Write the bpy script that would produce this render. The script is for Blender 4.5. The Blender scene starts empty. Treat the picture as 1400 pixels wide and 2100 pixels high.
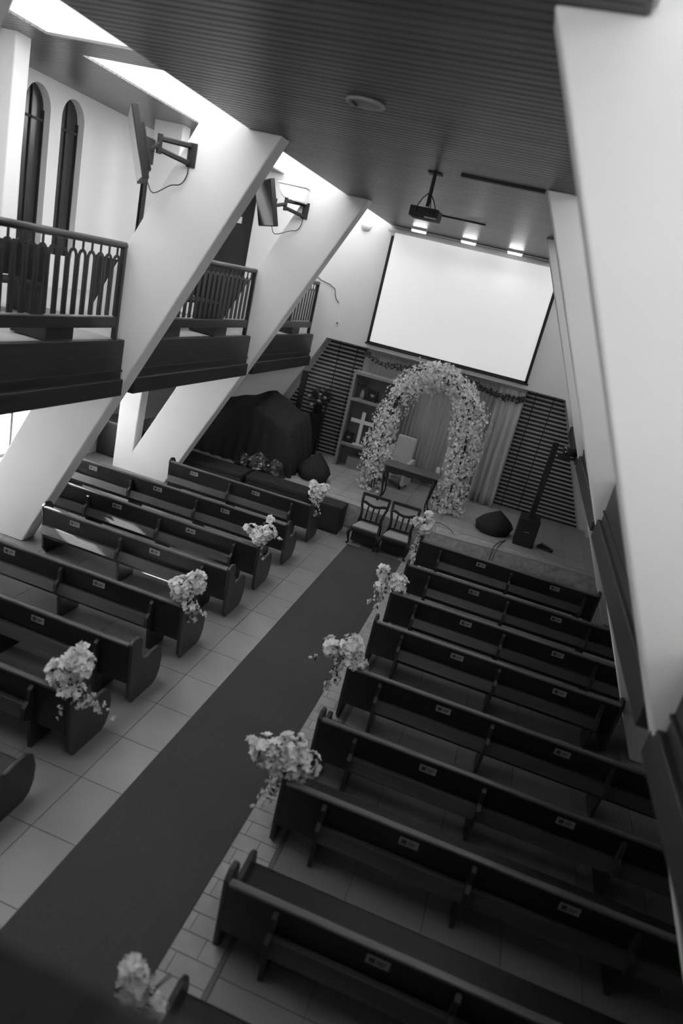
import bpy, math, random
from mathutils import Vector, Matrix
random.seed(7)
S = bpy.context.scene
C = S.collection
PI = math.pi

# ---------------------------------------------------------------- camera
R = ((0.9349642801048985, 0.2750923794782029, 0.22397762763488066),
     (0.2950783477168334, -0.2526415863962637, -0.9214667642036158),
     (-0.19690242161190516, 0.9276294581222605, -0.317384663755462))
cam_d = bpy.data.cameras.new('camera'); cam = bpy.data.objects.new('camera', cam_d); C.objects.link(cam)
cam.matrix_world = Matrix(((R[0][0], -R[1][0], -R[2][0], 0), (R[0][1], -R[1][1], -R[2][1], 0),
                           (R[0][2], -R[1][2], -R[2][2], 5.0), (0, 0, 0, 1)))
cam_d.sensor_fit = 'VERTICAL'; cam_d.sensor_height = 36; cam_d.sensor_width = 24
cam_d.lens = 36 * 1390.86 / 2100
cam_d.clip_start = 0.05
cam_d.dof.use_dof = True; cam_d.dof.focus_distance = 12.0; cam_d.dof.aperture_fstop = 0.75
S.camera = cam
# ---------------------------------------------------------------- sky, sun, daylight portals, exposure
W = bpy.data.worlds.new('sky'); S.world = W; W.use_nodes = True
bg = W.node_tree.nodes['Background']; bg.inputs[0].default_value = (1, 1, 1, 1); bg.inputs[1].default_value = 3.9
S.view_settings.view_transform = 'Standard'; S.view_settings.look = 'None'
S.view_settings.exposure = 0.0; S.view_settings.gamma = 1.0; S.view_settings.use_curve_mapping = False
S.cycles.max_bounces = 8; S.cycles.diffuse_bounces = 6; S.cycles.glossy_bounces = 3
S.cycles.transmission_bounces = 4; S.cycles.transparent_max_bounces = 8
S.cycles.caustics_reflective = False; S.cycles.caustics_refractive = False
S.cycles.sample_clamp_indirect = 6

sun_d = bpy.data.lights.new('sun', 'SUN'); sun_d.energy = 60; sun_d.angle = 0.009
sun = bpy.data.objects.new('sun', sun_d); C.objects.link(sun)
sun.rotation_euler = Vector((1, -0.045, -0.45)).to_track_quat('-Z', 'Y').to_euler()

def portal(name, loc, direction, sx, sy):
    d = bpy.data.lights.new(name, 'AREA'); d.shape = 'RECTANGLE'; d.size = sx; d.size_y = sy
    d.cycles.is_portal = True
    o = bpy.data.objects.new(name, d); C.objects.link(o); o.location = loc
    o.rotation_euler = Vector(direction).to_track_quat('-Z', 'Y').to_euler()
    return o
MX = lambda x: -4.0 - x          # mirror about the nave's centre line
RIB = (3.95, 8.50, 12.88)
SKY_BAYS = ((-2.9, -0.75), (0.25, 3.75), (4.45, 8.42), (9.12, 12.80), (13.50, 16.85))
for (a, b) in SKY_BAYS:
    for xc in (-5.46, MX(-5.46)):
        portal('skylight_portal', (xc, (a + b) / 2, 7.93), (0, 0, -1), 2.9, b - a)
for (a, b) in ((4.5, 8.46), (8.9, 12.6)):
    portal('window_portal', (-9.0, (a + b) / 2, 1.5), (1, 0, 0), b - a, 2.3)
portal('rear_window_portal', (-2, -3.1, 5.5), (0, 1, 0), 12.8, 3.6)

# ---------------------------------------------------------------- materials (all neutral: the photograph is black and white)
def g(v): return (v, v, v, 1)
def mat(name, col, rough=0.5, spec=0.5, var=0.0, noise=None, bump=0.0, rand=0.0, emit=None, trans=None, coat=0.0):
    m = bpy.data.materials.new(name); m.use_nodes = True
    nt = m.node_tree; p = nt.nodes['Principled BSDF']
    p.inputs['Base Color'].default_value = g(col); p.inputs['Roughness'].default_value = rough
    p.inputs['Specular IOR Level'].default_value = spec
    if coat: p.inputs['Coat Weight'].default_value = coat; p.inputs['Coat Roughness'].default_value = 0.25
    if emit: p.inputs['Emission Color'].default_value = g(1); p.inputs['Emission Strength'].default_value = emit
    if noise:
        tc = nt.nodes.new('ShaderNodeTexCoord'); mp = nt.nodes.new('ShaderNodeMapping')
        nz = nt.nodes.new('ShaderNodeTexNoise'); nz.inputs['Detail'].default_value = 4; nz.inputs['Scale'].default_value = 1
        mp.inputs['Scale'].default_value = noise
        nt.links.new(tc.outputs['Object'], mp.inputs[0]); nt.links.new(mp.outputs[0], nz.inputs[0])
        mr = nt.nodes.new('ShaderNodeMapRange'); mr.inputs[1].default_value = 0.3; mr.inputs[2].default_value = 0.7
        mr.inputs[3].default_value = 1 - var; mr.inputs[4].default_value = 1 + var
        nt.links.new(nz.outputs[0], mr.inputs[0])
        fac = mr.outputs[0]
        if rand:
            oi = nt.nodes.new('ShaderNodeObjectInfo'); r2 = nt.nodes.new('ShaderNodeMapRange')
            r2.inputs[3].default_value = 1 - rand; r2.inputs[4].default_value = 1 + rand
            nt.links.new(oi.outputs['Random'], r2.inputs[0])
            mu = nt.nodes.new('ShaderNodeMath'); mu.operation = 'MULTIPLY'
            nt.links.new(fac, mu.inputs[0]); nt.links.new(r2.outputs[0], mu.inputs[1]); fac = mu.outputs[0]
        m3 = nt.nodes.new('ShaderNodeMath'); m3.operation = 'MULTIPLY'; m3.inputs[1].default_value = col
        nt.links.new(fac, m3.inputs[0])
        cb = nt.nodes.new('ShaderNodeCombineColor')
        for i in range(3): nt.links.new(m3.outputs[0], cb.inputs[i])
        nt.links.new(cb.outputs[0], p.inputs['Base Color'])
        if bump:
            bn = nt.nodes.new('ShaderNodeBump'); bn.inputs['Strength'].default_value = bump; bn.inputs['Distance'].default_value = 0.01
            nt.links.new(nz.outputs[0], bn.inputs['Height']); nt.links.new(bn.outputs[0], p.inputs['Normal'])
    if trans:
        tr = nt.nodes.new('ShaderNodeBsdfTranslucent'); tr.inputs[0].default_value = g(col)
        mx = nt.nodes.new('ShaderNodeMixShader'); mx.inputs[0].default_value = trans
        out = nt.nodes['Material Output']
        nt.links.new(p.outputs[0], mx.inputs[1]); nt.links.new(tr.outputs[0], mx.inputs[2]); nt.links.new(mx.outputs[0], out.inputs[0])
    return m
M = dict(
    plaster=mat('white_plaster', 0.74, 0.75, 0.2, 0.03, (1.2, 1.2, 1.2), 0.05),
    plaster_low=mat('grey_plaster', 0.45, 0.8, 0.2, 0.04, (1.2, 1.2, 1.2)),
    pew=mat('dark_wood', 0.013, 0.42, 0.4, 0.35, (1.5, 25, 25), 0.15, 0.15),
    pew_top=mat('highlight_dark_wood', 0.10, 0.35, 0.5, 0.3, (1.5, 25, 25), 0.1, 0.15),  # skylight sheen on the rail tops put into the colour as a paler tone
    pew_rack=mat('rack_wood', 0.045, 0.4, 0.5, 0.3, (1.5, 25, 25), 0.1, 0.1),
    pew_end=mat('dark_wood_upright', 0.032, 0.42, 0.4, 0.35, (25, 12, 1.5), 0.15, 0.1),
    board=mat('ceiling_wood', 0.046, 0.38, 0.35, 0.30, (1.2, 30, 30), 0.1, 0.30),
    board_out=mat('raised_ceiling_wood', 0.12, 0.30, 0.5, 0.25, (1.2, 30, 30), 0.1),
    black=mat('black_gap', 0.008, 0.8, 0.1),
    fascia=mat('fascia_wood', 0.02, 0.40, 0.4, 0.35, (30, 1.0, 20), 0.1, 0.1),
    rail=mat('rail_wood', 0.016, 0.32, 0.5, 0.3, (25, 1.0, 20)),
    tile=mat('pale_floor_tile', 0.27, 0.28, 0.5, 0.06, (2.5, 2.5, 2.5), 0.0, 0.05),
    grout=mat('grout', 0.16, 0.8, 0.2),
    brick=mat('small_paver', 0.38, 0.5, 0.3, 0.08, (6, 6, 6), 0.0, 0.08),
    strip=mat('dark_floor_strip', 0.16, 0.5, 0.3, 0.1, (4, 4, 4)),
    carpet=mat('carpet', 0.072, 0.95, 0.05, 0.22, (90, 90, 90), 0.6),
    stone=mat('speckled_stone', 0.42, 0.45, 0.3, 0.30, (9, 9, 9), 0.05, 0.05),
    stage_tile=mat('stage_tile', 0.38, 0.35, 0.4, 0.08, (3, 3, 3), 0.0, 0.06),
    slat=mat('dark_slat', 0.018, 0.5, 0.3, 0.3, (1.5, 25, 25), 0.0, 0.1),
    slat_back=mat('pale_backing', 0.62, 0.8, 0.2, 0.08, (2, 2, 2)),
    curtain=mat('curtain_cloth', 0.40, 0.9, 0.1, 0.12, (14, 14, 1.2), 0.1),
    sheer=mat('sheer_curtain_cloth', 0.50, 0.9, 0.1, 0.1, (14, 14, 1.2), 0.1),
    screen=mat('glowing_screen_fabric', 0.92, 0.9, 0.05, emit=0.36),  # glow added to brighten the fabric; the projector itself casts nothing
    dark=mat('matte_black', 0.016, 0.6, 0.3),
    gloss_black=mat('gloss_black', 0.010, 0.12, 0.5),
    cloth_black=mat('black_cloth', 0.028, 0.9, 0.1, 0.2, (20, 20, 20), 0.3),
    foil=mat('black_plastic_sheet', 0.02, 0.22, 0.6),
    white=mat('white_paint', 0.75, 0.5, 0.4),
    ac=mat('white_plastic', 0.78, 0.4, 0.4),
    shelf=mat('grey_painted_wood', 0.26, 0.6, 0.3, 0.08, (3, 20, 3)),
    shelf_in=mat('darker_painted_wood', 0.14, 0.7, 0.3),
    pad=mat('seat_fabric', 0.33, 0.9, 0.1, 0.15, (80, 80, 80), 0.2),
    arm=mat('pale_upholstery', 0.50, 0.85, 0.1, 0.06, (30, 30, 30)),
    petal=mat('white_petals', 0.95, 0.7, 0.2, trans=0.12),
    petal_b=mat('cream_petals', 0.78, 0.7, 0.2, trans=0.12),
    leaf=mat('dark_leaves', 0.05, 0.6, 0.3, 0.3, (20, 20, 20)),
    plaque=mat('plaque_plate', 0.26, 0.5, 0.4),
    plaque_ink=mat('plaque_ink', 0.05, 0.6, 0.2),
    tvscreen=mat('tv_screen', 0.02, 0.06, 1.0),
    lamp=mat('lit_lamp_face', 0.9, 0.5, 0.2, emit=9.0),
    winglass=mat('dark_window_glass', 0.012, 0.25, 0.5),
    metal=mat('brushed_metal', 0.30, 0.35, 0.7),
    gallery=mat('gallery_floor', 0.40, 0.5, 0.3, 0.06, (2, 2, 2)),
)
def glassy(name, alpha):
    m = bpy.data.materials.new(name); m.use_nodes = True; nt = m.node_tree; nt.nodes.clear()
    t = nt.nodes.new('ShaderNodeBsdfTransparent'); gl = nt.nodes.new('ShaderNodeBsdfGlossy'); gl.inputs['Roughness'].default_value = 0.05
    mx = nt.nodes.new('ShaderNodeMixShader'); mx.inputs[0].default_value = alpha; o = nt.nodes.new('ShaderNodeOutputMaterial')
    nt.links.new(t.outputs[0], mx.inputs[1]); nt.links.new(gl.outputs[0], mx.inputs[2]); nt.links.new(mx.outputs[0], o.inputs[0])
    return m
M['clear'] = glassy('clear_glazing', 0.06)
M['tinted'] = glassy('tinted_glazing', 0.06); M['tinted'].node_tree.nodes['Transparent BSDF'].inputs[0].default_value = g(0.6)  # tint added to cut daylight through the unseen right skylights
M['frosted'] = mat('frosted_glass', 0.85, 0.6, 0.2, trans=0.85)

# ---------------------------------------------------------------- mesh helpers
class MB:
    def __init__(s): s.v = []; s.f = []; s.m = []
    def poly(s, pts, faces, mi=0):
        n = len(s.v); s.v += [tuple(p) for p in pts]
        for f in faces: s.f.append(tuple(i + n for i in f)); s.m.append(mi)
        return s
    def box(s, x0, x1, y0, y1, z0, z1, mi=0, T=None):
        P = [(x, y, z) for z in (z0, z1) for y in (y0, y1) for x in (x0, x1)]
        if T: P = [tuple(T @ Vector(p)) for p in P]
        return s.poly(P, [(0, 2, 3, 1), (4, 5, 7, 6), (0, 1, 5, 4), (2, 6, 7, 3), (0, 4, 6, 2), (1, 3, 7, 5)], mi)
    def prism(s, pts, axis, a, b, mi=0):
        """closed 2-D outline swept along axis from a to b; outline in the two other axes (x,y,z order)"""
        def mk(p, c):
            q = list(p); q.insert(axis, c); return tuple(q)
        n = len(pts)
        P = [mk(p, a) for p in pts] + [mk(p, b) for p in pts]
        F = [tuple(range(n))[::-1], tuple(range(n, 2 * n))] + [(i, (i + 1) % n, n + (i + 1) % n, n + i) for i in range(n)]
        return s.poly(P, F, mi)
    def tube(s, path, r, n=8, mi=0, cap=True):
        P = [Vector(p) for p in path]; L = len(P); rs = r if isinstance(r, (list, tuple)) else [r] * L
        ref = None; rings = []
        for i in range(L):
            d = (P[min(i + 1, L - 1)] - P[max(i - 1, 0)]).normalized()
            if ref is None: ref = Vector((0, 0, 1)) if abs(d.z) < 0.9 else Vector((1, 0, 0))
            u = (ref - d * ref.dot(d)).normalized(); ref = u; w = d.cross(u)
            rings.append([P[i] + (u * math.cos(2 * PI * k / n) + w * math.sin(2 * PI * k / n)) * rs[i] for k in range(n)])
        pts = [p for ring in rings for p in ring]
        F = [(i * n + k, i * n + (k + 1) % n, (i + 1) * n + (k + 1) % n, (i + 1) * n + k) for i in range(L - 1) for k in range(n)]
        if cap: F += [tuple(range(n))[::-1], tuple((L - 1) * n + k for k in range(n))]
        return s.poly(pts, F, mi)
    def lathe(s, prof, cx=0, cy=0, n=16, mi=0, sx=1, sy=1):
        L = len(prof); pts = [(cx + r * sx * math.cos(2 * PI * k / n), cy + r * sy * math.sin(2 * PI * k / n), z) for r, z in prof for k in range(n)]
        F = [(i * n + k, i * n + (k + 1) % n, (i + 1) * n + (k + 1) % n, (i + 1) * n + k) for i in range(L - 1) for k in range(n)]
        F += [tuple(range(n))[::-1], tuple((L - 1) * n + k for k in range(n))]
        return s.poly(pts, F, mi)
    def mesh(s, name, mats, smooth=False):
        me = bpy.data.meshes.new(name); me.from_pydata(s.v, [], s.f)
        for m in (mats if isinstance(mats, (list, tuple)) else [mats]): me.materials.append(M[m])
        me.polygons.foreach_set('material_index', s.m)
        if smooth: me.polygons.foreach_set('use_smooth', [True] * len(s.f))
        me.update(); return me
def part(name, mb, mats, parent=None, smooth=False, loc=None, bev=0, kind=None, label=None):
    me = mb if isinstance(mb, bpy.types.Mesh) else mb.mesh(name, mats, smooth)
    o = bpy.data.objects.new(name, me); C.objects.link(o)
    if parent: o.parent = parent
    if loc: o.location = loc
    if bev:
        b = o.modifiers.new('bevel', 'BEVEL'); b.width = bev; b.segments = 2; b.limit_method = 'ANGLE'
    if kind: o['kind'] = kind
    if label: o['label'] = label
    return o
def tag(o, label, cat, group=None):
    o['label'] = label; o['category'] = cat
    if group: o['group'] = group
    return o
def thing(name, label, cat, loc=(0, 0, 0), rz=0, group=None):
    o = bpy.data.objects.new(name, None); C.objects.link(o); o.location = loc; o.rotation_euler = (0, 0, rz)
    o.empty_display_size = 0.1
    return tag(o, label, cat, group)
def struct(name, mb, mats, **k):
    return part(name, mb, mats, kind='structure', **k)
def sgroup(name):
    o = bpy.data.objects.new(name, None); C.objects.link(o); o["kind"] = 'structure'; return o
def copy_tree(o, parent=None):
    c = o.copy(); C.objects.link(c); c.parent = parent
    for ch in list(o.children): copy_tree(ch, c)
    return c

# ---------------------------------------------------------------- floor
fl = struct('floor', MB().box(-9.1, 5.1, -3.4, 17.5, -0.12, -0.012), 'grout')
T = 0.69
tile_me = MB().box(0.004, T - 0.004, 0.004, T - 0.004, -0.012, 0).mesh('floor_tile', 'tile')
rest = MB()
def tiles(x0, nx, y0, ny, near):
    for i in range(nx):
        for j in range(ny):
            x, y = x0 + i * T, y0 + j * T
            if near(x, y): part('floor_tile', tile_me, None, fl, loc=(x, y, 0))
            else: rest.box(x + 0.004, x + T - 0.004, y + 0.004, y + T - 0.004, -0.012, 0)
Y0 = 4.74 - 7 * T
tiles(-2.885 - 9 * T, 10, Y0, 20, lambda x, y: 2.0 < y < 13.6 and x > -8.5)
tiles(-0.83, 9, Y0 + 0.2, 20, lambda x, y: 2.2 < y < 13.3 and x < 3.9)
part('floor_tile_field', rest, 'tile', fl, kind='stuff')
# strip of small pavers right of the carpet, and the narrow dark strip beside it
pav = struct('floor_paver_strip', MB().box(-1.95, -0.875, -3, 13.7, -0.012, -0.009), 'grout')
pm = MB().box(0.004, 0.326, 0.004, 0.178, -0.009, 0).mesh('paver', 'brick')
pm2 = MB().box(0.004, 0.161, 0.004, 0.178, -0.009, 0).mesh('paver', 'brick')
j = 0; y = 1.6
while y < 13.5:
    if j % 2: part('paver', pm, None, pav, loc=(-1.365, y, 0)); part('paver', pm2, None, pav, loc=(-1.037, y, 0))
    else: part('paver', pm2, None, pav, loc=(-1.365, y, 0)); part('paver', pm, None, pav, loc=(-1.202, y, 0))
    y += 0.182; j += 1
struct('trim_1', MB().box(-0.873, -0.834, -3, 13.7, -0.012, 0.001), 'strip')
# carpet runner
cb = MB()
n = 60
for i in range(n):
    ya, yb = 0.4 + i * (12.75 - 0.4) / n, 0.4 + (i + 1) * (12.75 - 0.4) / n
    cb.box(-2.43, -1.265, ya, yb, 0.001, 0.012)
tag(part('carpet_runner', MB().box(-2.43, -1.265, 0.4, 12.78, 0.001, 0.013), 'carpet', bev=0.004),
    'long plain dark carpet runner down the centre aisle', 'carpet')

# ---------------------------------------------------------------- side walls with arched upper windows and ground windows
def arch_wall(sx, windows, ground):
    """sx(x) maps to left or right. inner leaf with real holes"""
    mb = MB(); xo, xi = -9.04, -8.9
    def bx(y0, y1, z0, z1): 
        a, b = sorted((sx(-9.1), sx(xi))); mb.box(a, b, y0, y1, z0, z1)
    half, r, zb, zt = 0.455, 0.31, 4.2, 8.02
    ys = -3.3
    segs = sorted(windows)
    cur = -3.3
    for c in segs:
        if c - half > cur: bx(cur, c - half, 3.4, zt)
        bx(c - half, c + half, 3.4, zb); bx(c - half, c - r, zb, 6.5); bx(c + r, c + half, zb, 6.5)
        N = 14
        for k in range(N):
            a0, a1 = PI - k * PI / N, PI - (k + 1) * PI / N
            p0 = (c + r * math.cos(a0), 6.5 + r * 1.15 * math.sin(a0)); p1 = (c + r * math.cos(a1), 6.5 + r * 1.15 * math.sin(a1))
            mb.prism([p0, (p0[0], zt), (p1[0], zt), p1], 0, sx(-9.1), sx(xi))
        bx(c - half, c - r, 6.5, zt); bx(c + r, c + half, 6.5, zt)
        cur = c + half
    bx(cur, 17.1, 3.4, zt)
    cur = -3.3
    for (a, b) in ground:
        bx(cur, a, 0, 3.4); bx(a, b, 0, 0.38); bx(a, b, 2.62, 3.4); cur = b
    bx(cur, 17.1, 0, 3.4)
    return mb
wins = [c + d for c in (1.75, 6.25, 10.75, 15.2) for d in (-0.91, 0, 0.91)]
GW = ((4.5, 8.46), (8.9, 12.6))
struct('wall_left', arch_wall(lambda x: x, wins, GW), 'plaster')
struct('wall_right', arch_wall(MX, [], ()), 'plaster')
wn = 0
for c in wins:
    wn += 1
    w = sgroup('window_%d' % wn)
    pane = MB(); n = 14
    pts = [(c - 0.31, 4.2)] + [(c + 0.31 * math.cos(PI - k * PI / n), 6.5 + 0.3565 * math.sin(PI - k * PI / n)) for k in range(n + 1)] + [(c + 0.31, 4.2)]
    pane.prism(pts, 0, -9.07, -9.05)
    part('pane', pane, 'winglass', w)
    fr = MB()
    fr.box(-9.05, -9.025, c - 0.31, c + 0.31, 6.32, 6.36).box(-9.05, -9.025, c - 0.012, c + 0.012, 4.2, 6.82)
    fr.box(-9.05, -9.02, c - 0.31, c - 0.285, 4.2, 6.5).box(-9.05, -9.02, c + 0.285, c + 0.31, 4.2, 6.5)
    part('frame', fr, 'dark', w)
for (a, b) in GW:
    wn += 1
    w = sgroup('window_%d' % wn)
    k = 0; yy = a
    fr = MB().box(-9.04, -8.96, a, b, 0.38, 0.45).box(-9.04, -8.96, a, b, 2.56, 2.62)
    step = (b - a) / 6
    for i in range(7):
        fr.box(-9.04, -8.97, a + i * step - 0.03, a + i * step + 0.03, 0.38, 2.62)
    part('frame', fr, 'white', w)
    part('sill', MB().box(-9.0, -8.78, a - 0.05, b + 0.05, 0.33, 0.39), 'white', w)
    for i in range(6):
        ya, yb = a + i * step + 0.03, a + (i + 1) * step - 0.03
        if i in ((2, 5) if a < 8 else (0,)):                              # gaps added in these panes to shape the low sun patches
            part('pane', MB().box(-9.01, -9.0, ya, yb, 0.45, 1.88), 'frosted', w)
            part('pane', MB().box(-9.01, -9.0, ya, yb, 2.24, 2.56), 'frosted', w)
            part('sun_gap_bar', MB().box(-9.03, -8.98, ya, yb, 1.86, 1.90).box(-9.03, -8.98, ya, yb, 2.22, 2.26), 'white', w)
        else: part('pane', MB().box(-9.01, -9.0, ya, yb, 0.45, 2.56), 'frosted', w)
    part('mullion', MB().box(-8.97, -8.94, a + 2 * step - 0.02, a + 2 * step + 0.03, 0.39, 2.6), 'dark', w)

# ---------------------------------------------------------------- front wall with slanted recess, rear wall
fw = MB()
for m in (lambda x: x, MX):
    fw.prism([(m(-9.1), 0), (m(-6.75), 0), (m(-5.0), 3.55), (m(-9.1), 3.55)], 1, 16.85, 17.4)
fw.box(-7.5, 5.1, 16.85, 17.4, 3.55, 8.02)
fw.box(-9.1, -7.5, 16.85, 17.4, 6.5, 8.02)
fw.box(-9.1, -7.5, 17.3, 17.4, 3.55, 6.5)
fw.box(-6.8, 2.8, 17.38, 17.5, 0, 3.6)
struct('wall_front', fw, 'plaster')
d = sgroup('door_1')
part('door_leaf', MB().box(-8.85, -7.52, 17.0, 17.05, 3.5, 6.45), 'fascia', d)
part('door_frame', MB().box(-7.54, -7.5, 16.84, 17.0, 3.5, 6.5).box(-8.9, -7.5, 16.84, 17.0, 6.45, 6.5), 'dark', d)
rw = MB().box(-9.1, -8.4, -3.4, -3.2, 0, 8.02).box(4.4, 5.1, -3.4, -3.2, 0, 8.02).box(-8.4, 4.4, -3.4, -3.2, 0, 3.7).box(-8.4, 4.4, -3.4, -3.2, 7.3, 8.02)
struct('wall_rear', rw, 'plaster')
w = sgroup('window_%d' % (wn + 1))
rf = MB().box(-8.4, 4.4, -3.3, -3.25, 3.7, 3.76).box(-8.4, 4.4, -3.3, -3.25, 7.24, 7.3)
for k in range(7): rf.box(-8.4 + k * 12.74 / 6, -8.34 + k * 12.74 / 6, -3.3, -3.25, 3.7, 7.3)
part('frame', rf, 'white', w)

# ---------------------------------------------------------------- slanted ribs
def rib(m, y, th=0.28):
    mb = MB()
    O = [(-6.75, 0), (-3.6, 6.42), (-4.03, 6.425), (-4.03, 7.79), (-7.6, 0.5), (-7.42, 7.9), (-8.06, 7.9), (-8.06, 0)]
    mb.prism([(m(x), z) for x, z in O], 1, y, y + th)
    return mb
for y in (-0.6,) + RIB:
    struct('sloping_rib', rib(lambda x: x, y), 'plaster', bev=0.02)
    struct('sloping_rib', rib(MX, 3.84 if y == 3.95 else y), 'plaster', bev=0.02)

# ---------------------------------------------------------------- ceilings and skylights
ce = struct('ceiling', MB().box(-4.0, 0.0, -3.3, 16.85, 6.455, 6.50), 'black')
bp = 0.112
bm = MB().prism([(0.004, 6.428), (0.012, 6.42), (bp - 0.012, 6.42), (bp - 0.004, 6.428), (bp - 0.004, 6.455), (0.004, 6.455)], 0, -4.0, 0.0)
bme = bm.mesh('ceiling_board', 'board')
k = 0
for i in range(160):
    part('ceiling_board', bme, None, ce, loc=(0, 16.84 - (i + 1) * bp, 0.0))
part('ceiling_edge', MB().box(-4.03, -4.0, -3.3, 16.85, 6.42, 6.52).box(0.0, 0.03, -3.3, 16.85, 6.42, 6.52), 'board', ce)
for n_, m in (('ceiling.001', lambda x: x), ('ceiling.002', MX)):
    raised = MB(); curb = MB(); bays = SKY_BAYS
    def bxm(mb, x0, x1, *r):
        a, b = sorted((m(x0), m(x1))); mb.box(a, b, *r)
    # outer field in boards
    y = -3.3
    while y < 16.8:
        bxm(raised, -8.9, -6.92, y + 0.004, min(y + bp - 0.004, 16.85), 7.0, 7.03); y += bp
    prev = -3.3
    for (a, b) in bays + ((16.85, 16.85),):
        y = prev
        while y < a - 0.02:
            bxm(raised, -6.92, -4.06, y + 0.004, min(y + bp - 0.004, a), 7.0, 7.03); y += bp
        prev = b
    st = sgroup(n_)
    part('board_field', raised, 'board_out', st, kind='stuff')
    bxm(curb, -9.1, -6.92, -3.4, 17.4, 7.03, 8.02)
    bxm(curb, -4.06, -4.03, -3.4, 17.4, 6.46, 8.02)
    prev = -3.3
    for (a, b) in bays + ((16.85, 16.85),):
        if a > prev: bxm(curb, -6.92, -4.06, prev, a, 7.03, 8.02)
        prev = b
    part('curb', curb, 'white', st)
    for (a, b) in bays:
        p = MB(); bxm(p, -6.9, -4.07, a + 0.02, b - 0.02, 7.95, 7.96)
        part('skylight_pane', p, 'clear' if n_ == 'ceiling.001' else 'tinted', st)
struct('ceiling_cover', MB().box(-4.05, 0.05, -3.4, 17.4, 8.0, 8.06), 'white')
# track strips, round grille, small vents on the boards
tag(part('ceiling_track', MB().box(-1.40, -0.42, 8.62, 8.68, 6.395, 6.42), 'dark'), 'thin dark track strip on the ceiling beside the projector pole', 'ceiling track')
tag(part('ceiling_track', MB().box(-2.60, -1.45, 12.85, 12.89, 6.40, 6.42), 'dark'), 'thin dark track strip on the ceiling behind the projector', 'ceiling track')
gr = thing('ceiling_grille', 'round pale ventilation grille set in the dark board ceiling', 'vent', (-1.96, 6.25, 6.42))
part('rim', MB().lathe([(0.165, 0.0), (0.175, -0.015), (0.16, -0.028), (0.135, -0.02), (0.135, 0.0)], n=32), 'plaque', gr, True)
part('diffuser', MB().lathe([(0.132, -0.004), (0.132, -0.012), (0.10, -0.02), (0.0, -0.022)], n=32), 'plaque', gr, True)
part('lever', MB().box(-0.10, -0.085, -0.06, 0.06, -0.034, -0.02), 'dark', gr)
for (x, y, t) in ((-3.22, 16.12, 'left'), (-2.09, 16.22, 'middle'), (-1.05, 16.32, 'right')):
    L = thing('ceiling_lamp', '%s of the three small lit rectangular ceiling lamps above the white screen' % t, 'ceiling lamp', (x, y, 6.42), 0, 'ceiling lamps above the screen')
    part('housing', MB().box(-0.17, 0.17, -0.07, 0.07, -0.05, 0.0), 'white', L)
    part('diffuser', MB().box(-0.155, 0.155, -0.06, 0.06, -0.085, -0.05), 'lamp', L)
    ld = bpy.data.lights.new('lamp_light', 'AREA'); ld.shape = 'RECTANGLE'; ld.size = 0.3; ld.size_y = 0.12; ld.energy = 6
    lo = bpy.data.objects.new('lamp_light', ld); C.objects.link(lo); lo.location = (x, y, 6.32); lo.rotation_euler = (math.radians(-32), 0, 0)

# ---------------------------------------------------------------- galleries
SEG = ((-0.32, 3.95), (4.23, 8.50), (8.78, 12.88), (13.16, 16.85))
for nm, m, side in (('gallery_left', lambda x: x, 'left'), ('gallery_right', MX, 'right')):
    G = sgroup(nm)
    a, b = sorted((m(-8.9), m(-5.46)))
    part('slab', MB().box(a, b, -3.2, 16.85, 2.86, 3.44), 'gallery', G)
    a, b = sorted((m(-5.46), m(-5.40)))
    part('lower_beam', MB().box(a, b, -0.3, 16.85, 2.80, 3.05), 'fascia', G)
    for (y0, y1) in SEG:
        a, b = sorted((m(-5.46), m(-5.36)))
        part('fascia_board', MB().box(a, b, y0 + 0.002, y1 - 0.002, 2.99, 3.54), 'fascia', G, bev=0.008)
        a, b = sorted((m(-5.46), m(-5.31)))
        part('ledge_board', MB().box(a, b, y0 + 0.002, y1 - 0.002, 2.76, 3.0), 'fascia', G, bev=0.012)
        a, b = sorted((m(-5.36), m(-5.34)))
        part('moulding', MB().box(a, b, y0 + 0.002, y1 - 0.002, 3.10, 3.125), 'fascia', G)
        a, b = sorted((m(-6.3), m(-5.46)))
        part('floor_edge', MB().box(a, b, y0 + 0.002, y1 - 0.002, 3.44, 3.52), 'gallery', G)
# rear gallery the photographer stands on
RG = sgroup('gallery_rear')
part('slab', MB().box(-5.3, 1.3, -3.2, 0.38, 2.9, 3.42), 'gallery', RG)
part('parapet', MB().box(-5.3, 1.3, 0.38, 0.47, 2.8, 4.10), 'fascia', RG)
part('handrail', MB().box(-5.3, 1.3, 0.33, 0.515, 4.10, 4.20), 'rail', RG, bev=0.02)

# railings with inverted-U balusters
def baluster_mesh():
    mb = MB(); w = 0.064; t = 0.019
    path = [(-w, 0)] + [(-w, 0.0 + z) for z in (0.35, 0.66)] + [(w * math.cos(PI - k * PI / 8), 0.68 + 1.3 * w * math.sin(PI - k * PI / 8)) for k in range(1, 8)] + [(w, 0.66), (w, 0.35), (w, 0)]
    n = len(path); pts = []
    for i, (y, z) in enumerate(path):
        d = Vector(path[min(i + 1, n - 1)]) - Vector(path[max(i - 1, 0)]); d.normalize(); nr = Vector((-d.y, d.x)) * t
        for sx in (-0.007, 0.007):
            for s in (-1, 1): pts.append((sx, y + nr.x * s, z + nr.y * s))
    F = []
    for i in range(n - 1):
        a = i * 4; b = a + 4
        for (p, q) in ((0, 1), (1, 3), (3, 2), (2, 0)): F.append((a + p, a + q, b + q, b + p))
    F += [(0, 2, 3, 1), (4 * n - 4, 4 * n - 3, 4 * n - 1, 4 * n - 2)]
    mb.poly(pts, F)
    mb.box(-0.01, 0.01, -0.01, 0.01, 0.76, 0.88)
    return mb.mesh('baluster', 'rail')
bal = baluster_mesh()
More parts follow.
